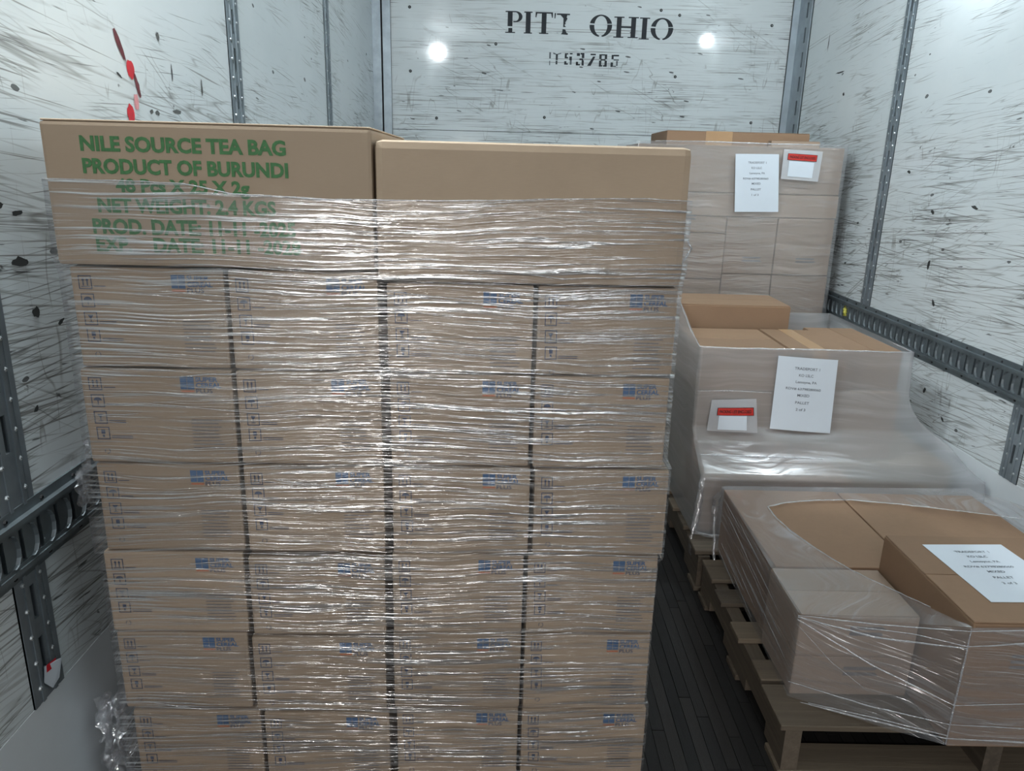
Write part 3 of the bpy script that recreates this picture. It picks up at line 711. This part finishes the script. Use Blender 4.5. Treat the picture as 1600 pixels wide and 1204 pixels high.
for i in range(70):     # roped pleats of film on the front
    t0 = random.uniform(0, .85); ln = random.uniform(.06, .28); z = random.choice((random.uniform(.15, 1.24), random.uniform(.75, 1.2))); sl = random.uniform(-.13, .09)
    pts = []
    for k in range(4):
        t = min(1.0, t0+ln*k/3); p = main_pt(t, -(.0065 if z < 1.13 else .0115), 0); pts.append((p[0], p[1], z+sl*(t-t0)+random.uniform(-.0015, .0015)))
    strs.append((pts, random.uniform(.0004, .0009)))
folds(fm, strs, M['film_fold'])
# crumpled tail at the bottom left of the stack
def crumple(name, c, sx, sy, sz, mat, label, seed, nu=26, nv=34, amp=.03, parent=None):
    rows = []
    for i in range(nv):
        v = i/(nv-1); row = []
        for j in range(nu):
            u = j/(nu-1)-.5; q = Vector((u*9+seed, v*9, seed*3))
            w = 1-.45*v
            row.append((c[0]+u*sx*w+noise.noise(q)*amp, c[1]+noise.noise(q+Vector((7, 3, 1)))*amp*1.5+math.sin(u*9)*sy, c[2]+v*sz+noise.noise(q+Vector((1, 9, 4)))*amp))
        rows.append(row)
    mb = MB(); mb.grid(rows); o = mb.build(name, mat, parent); 
    if label: tag(o, label, 'plastic wrap', 'loose film scraps')
    return o
crumple('film_tail', (-.773, 1.262, .03), .07, .018, .265, M['film_crumple'], 'crumpled loose film tail at the lower left of the cereal stack', 2.3)
crumple('film_scrap', (-.792, 1.315, .695), .016, .02, .07, M['film_crumple'], 'crumpled film scrap caught in the left slotted rail', 5.1, 14, 16, .01)
crumple('film_scrap', (-.775, 1.31, .765), .006, .006, .06, M['film_fold'], 'thin white film wisp hanging above the left slotted rail', 8.1, 6, 12, .006)
# middle load
def rc(x0, y0, x1, y1): return [(x0, y0), (x1, y0), (x1, y1), (x0, y1)]
fb_ = film('stretch_film', [(.146, rc(.648, 2.310, 1.63, 3.34)), (.235, rc(.655, 2.325, 1.645, 3.34)), (.345, rc(.668, 2.338, 1.632, 3.3)), (.415, rc(.674, 2.495, 1.585, 3.27)), (.455, rc(.675, 2.537, 1.53, 3.26)), (.50, rc(.675, 2.54, 1.48, 3.26)), (.575, rc(.675, 2.540, 1.437, 3.26)), (.745, rc(.675, 2.540, 1.424, 3.26))],
           M['film_b'], 'hazy stretch film draped over the middle right load', 240, 8, .002, lambda x, y: min(.11, max(0, (y-2.56))*.30) if x < .72 else 0, 5.)
hemp = [(.675, 2.95, .86), (.675, 2.70, .775), (.678, 2.56, .742), (.80, 2.538, .744), (1.05, 2.538, .746), (1.3, 2.538, .744), (1.42, 2.545, .742), (1.424, 2.7, .742)]
folds(fb_, [(hemp, .003), ([(.676, 2.534, .588), (.80, 2.532, .592), (.94, 2.532, .588)], .002), ([(.676, 2.53, .440), (.9, 2.532, .432), (1.15, 2.53, .420), (1.45, 2.53, .420)], .0018),
            ([(.676, 2.40, .40), (.9, 2.41, .395), (1.1, 2.41, .39)], .003)], M['film_fold'])
folds(fb_, [([(.675, 2.345, .34), (.668, 2.33, .27), (.655, 2.318, .20), (.648, 2.30, .16)], .013), ([(.645, 2.30, .165), (.640, 2.29, .12), (.646, 2.285, .08)], .009), ([(.65, 2.296, .165), (.70, 2.292, .150), (.745, 2.29, .155)], .007)], M['film_crumple'], 'film_rope', 8)
# far load
fc_ = film('stretch_film', [(z_ if z_ < .2 else CAM_H+(z_-CAM_H)*.972, [(x_*.972, y_*.972) for x_, y_ in r_]) for z_, r_ in [(.145, rc(.60, 3.80, 1.648, 4.5)), (.80, rc(.60, 3.812, 1.645, 4.5)), (1.12, rc(.61, 3.815, 1.640, 4.5)), (1.468, rc(.61, 3.815, 1.640, 4.5))]], M['film_c'], 'clear stretch film around the far load against the bulkhead', 200, 10, .002, None, 9.)
folds(fc_, [([(x_*.972, y_*.972, CAM_H+(z_-CAM_H)*.972) for x_, y_, z_ in p_], r_) for p_, r_ in [([(.7, 3.811, 1.468), (.95, 3.81, 1.470), (1.3, 3.81, 1.467), (1.638, 3.81, 1.468)], .003), ([(.86, 3.81, 1.05), (.92, 3.808, .96), (.88, 3.808, .88)], .005)]], M['film_fold'])
# near load: side walls, then the sheet over the top with an opening
mb = MB(); base = [(.703, 2.224, .143, .362), (.694, 1.86, .143, .361), (.686, 1.504, .142, .361), (.78, 1.452, .143, .385), (.88, 1.396, .142, .414), (.974, 1.343, .150, .442), (1.2, 1.342, .152, .449), (1.476, 1.342, .150, .452), (1.56, 1.52, .144, .44), (1.58, 2.0, .144, .40), (1.50, 2.224, .144, .372), (1.1, 2.226, .144, .366)]
per = []
for i in range(len(base)):
    a, b = Vector(base[i]), Vector(base[(i+1) % len(base)])
    for k in range(12): per.append(a.lerp(b, k/12))
rows = []
for i in range(15):
    t = i/14; rows.append([(p[0]+noise.noise(Vector((p[0]*8, p[1]*8, t*3)))*.002, p[1]-abs(noise.noise(Vector((p[0]*8, p[1]*8, t*4+5))))*.002, p[2]+(p[3]-p[2])*t) for p in per])
mb.grid(rows, 0, True)
fa = mb.build('stretch_film', M['film_a'], None, True)
tag(fa, 'loose stretch film pulled across the near right pallet load', 'plastic wrap', 'stretch film around the loads')
outer = [(1.50, 2.226, .372), (1.30, 2.226, .368), (1.10, 2.228, .366), (.90, 2.226, .364), (.703, 2.224, .363), (.698, 2.0, .363), (.692, 1.75, .363), (.686, 1.504, .362), (.78, 1.452, .386), (.88, 1.396, .415), (.974, 1.343, .443)]
inner = [(1.496, 1.944, .40), (1.286, 2.067, .375), (1.084, 2.130, .365), (.919, 2.12, .364), (.80, 2.075, .364), (.800, 1.960, .364), (.830, 1.860, .364), (.868, 1.74, .366), (.90, 1.655, .375), (.940, 1.53, .398), (.968, 1.36, .440)]
def resam(pl, n):
    v = [Vector(p) for p in pl]; out = []
    for k in range(n):
        s = k/(n-1)*(len(v)-1); i = min(int(s), len(v)-2); out.append(v[i].lerp(v[i+1], s-i))
    return out
oa, ia = resam(outer, 90), resam(inner, 90); rows = []
for i in range(9):
    t = i/8; rows.append([a.lerp(b, t)+Vector((0, 0, .0025*math.sin(math.pi*t)+noise.noise(Vector((a.x*20, a.y*20, t*3)))*.001)) for a, b in zip(oa, ia)])
mb = MB(); mb.grid(rows); mb.build('top_sheet', M['film_a'], fa, True)
folds(fa, [([tuple(p+Vector((0, 0, .002))) for p in ia[::6]], .0022)], M['film_fold'])
def fr(s, z): return (.686+(.974-.686)*s-.004, 1.504+(1.343-1.504)*s-.004, z)
fold_a = [([fr(0, .358), fr(.5, .362), fr(1, .395)], .0038), ([fr(0, .352), fr(.5, .292), fr(1, .255)], .0032), ([fr(0, .185), fr(.5, .188), fr(1, .206)], .0028), ([fr(0, .34), fr(.25, .27), fr(.5, .225)], .0012),
          ([fr(0.1, .14), fr(.5, .152), fr(1, .170)], .0045), ([fr(.15, .145), fr(.5, .160), fr(1, .178)], .003), ([fr(0, .362), fr(.5, .395), fr(1, .436)], .0025), ([fr(.3, .37), fr(.7, .395), fr(1, .40)], .002),
          ([fr(1, .44), fr(1, .3), fr(1, .155)], .0035),
          ([fr(1, .40), (1.1, 1.338, .412), (1.3, 1.338, .42), (1.47, 1.338, .43)], .004), ([fr(1, .255), (1.15, 1.338, .265), (1.47, 1.338, .27)], .0025), ([fr(1, .206), (1.15, 1.338, .20), (1.47, 1.338, .19)], .0025), ([fr(1, .170), (1.15, 1.338, .165), (1.47, 1.338, .150)], .004), ([fr(1, .436), (1.15, 1.338, .445), (1.47, 1.338, .452)], .003)]
folds(fa, [(p_, r_*.62) for p_, r_ in fold_a], M['film_fold'])
for k in range(16):     # fine stretched strands on the side
    z = .15+.2*random.random(); y = random.uniform(1.55, 2.0); folds(fa, [([(.690+(y-1.5)*.012-.004, y, z), (.690+(y-1.3)*.012-.004, y+.2, min(.35, z+.02))], .0008)], M['film_fold'])
folds(fa, [([(.70, 2.226, .34), (.692, 2.235, .29), (.690, 2.225, .24)], .012), ([(.690, 2.225, .25), (.686, 2.19, .20), (.683, 2.16, .15), (.685, 2.14, .12)], .006)], M['film_crumple'], 'film_rope', 8)

# ------------------------------------------------------------------ letter sheets and pouches
def patch(c, bulge=0.):
    a, b, cc, d = [Vector(p) for p in c]; n = (b-a).cross(d-a).normalized()
    return lambda u, v: (a*(1-u)+b*u)*(1-v)+(d*(1-u)+cc*u)*v+n*(bulge*math.sin(math.pi*u)), n
def sheet(name, corners, lines, label, bulge=.004, thick=.0005):
    f, n = patch(corners, bulge); mb = MB(); N = 10
    top = [[f(i/N, j/N)+n*thick for i in range(N+1)] for j in range(N+1)]; bot = [[f(i/N, j/N) for i in range(N+1)] for j in range(N+1)]
    mb.grid(top); mb.grid([r[::-1] for r in bot])
    for e0, e1 in ((top[0], bot[0]), (top[-1], bot[-1]), ([r[0] for r in top], [r[0] for r in bot]), ([r[-1] for r in top], [r[-1] for r in bot])): mb.grid([e0, e1])
    o = mb.build(name, M['paper']); tag(o, label, 'paper', 'letter sheets on the loads')
    t = MB()
    for txt, u0, u1, v in lines: put_text(t, txt, lambda u, w: f(u, w)+n*(thick+.0006), u0, u1, v, v+(.036 if 'y' not in txt else .045), 0, .012)
    t.build('printed_text', M['print'], o); return o
LN = lambda last: [('TRADEPORT 1', .29, .71, .835), ('KO LSLC', .37, .61, .745), ('Lemoyne, PA', .33, .68, .645), ('RDV# 63798280060', .18, .76, .56), ('MIXED', .38, .58, .475), ('PALLET', .36, .59, .375), (last, .38, .54, .28)]
sheet('letter_sheet', [(.945, 2.520, .459), (1.162, 2.520, .446), (1.154, 2.524, .714), (.945, 2.524, .725)], LN('2 of 3'), 'white letter sheet on the middle load, beside the pouch below left', .004)
sheet('letter_sheet', [(x_*.972, y_*.972, CAM_H+(z_-CAM_H)*.972) for x_, y_, z_ in [(1.115, 3.802, 1.143), (1.331, 3.802, 1.148), (1.303, 3.808, 1.42), (1.092, 3.808, 1.417)]], LN('1 of 3'), 'white letter sheet on the far load, beside the pouch to its right', .002)
sheet('letter_sheet', [(1.063, 1.427, .4512), (1.272, 1.432, .4512), (1.252, 1.693, .4512), (1.049, 1.684, .4512)], LN('3 of 3'), 'white letter sheet lying flat on the tall near box', .0)
M['pouch'] = film_mat('pouch_plastic', .55, .15, .2, 60, 20, 0, .12, .3, .003)
def pouch(corners, label, red, doc):
    f, n = patch(corners, .002); mb = MB(); N = 8
    mb.grid([[f(i/N, j/N)+n*(.0015+.001*math.sin(i*2.1)*math.sin(j*1.7)) for i in range(N+1)] for j in range(N+1)])
    mb.grid([[f(1-i/N, j/N) for i in range(N+1)] for j in range(N+1)])
    o = mb.build('document_pouch', M['pouch'], None, True); tag(o, label, 'document pouch', 'document pouches on the loads')
    def strip(name, u0, v0, u1, v1, mat, off):
        m = MB(); m.grid([[f(u0+(u1-u0)*i/6, v)+n*off for i in range(7)] for v in (v0, v1)]); return m.build(name, mat, o)
    strip('document', *doc, M['paper'], .0032)
    strip('band_border', red[0]-.012, red[1]-.012, red[2]+.012, red[3]+.012, M['black'], .0036); strip('red_band', *red, M['red'], .0042)
    t = MB(); put_text(t, 'PACKING LIST ENCLOSED', lambda u, v: f(u, v)+n*.0048, red[0]+.04, red[2]-.04, red[1]+(red[3]-red[1])*.28, red[3]-(red[3]-red[1])*.28, 0, .02); t.build('printed_text', M['black'], o)
pouch([(.718, 2.508, .450), (.899, 2.508, .446), (.884, 2.518, .569), (.728, 2.518, .561)], 'clear red-banded document pouch on the middle load', (.16, .52, .92, .74), (.2, .06, .78, .5))
pouch([(x_*.972, y_*.972, CAM_H+(z_-CAM_H)*.972) for x_, y_, z_ in [(1.324, 3.802, 1.306), (1.507, 3.802, 1.296), (1.515, 3.808, 1.437), (1.325, 3.808, 1.444)]], 'clear red-banded document pouch at the top of the far load', (.12, .66, .86, .86), (.16, .1, .82, .62))
# torn sticker on the left post, yellow tag in the right rail
f = [(XL+.008, 1.150, .418), (XL+.008, 1.170, .392), (XL+.008, 1.192, .398), (XL+.010, 1.204, .432), (XL+.008, 1.180, .440), (XL+.008, 1.158, .446)]
m = MB(); m.quad(f[::-1]); m.quad([(x+.0006, y, z) for x, y, z in f]); o = m.build('torn_sticker', M['paper']); tag(o, 'torn white and red sticker at the foot of the left steel post', 'sticker')
m = MB(); m.quad([(XL+.0092, 1.160, .432), (XL+.0092, 1.186, .428), (XL+.0092, 1.190, .442), (XL+.0092, 1.162, .446)]); m.build('red_print', M['redpaint'], o)
m = MB(); m.tube([(XR-.016, 3.61, .676), (XR-.018, 3.606, .69), (XR-.018, 3.612, .705), (XR-.016, 3.608, .716)], .011, 8); o = m.build('yellow_tag', M['yellow'], None, True); tag(o, 'small yellow tag stuck in the right slotted rail', 'tag')
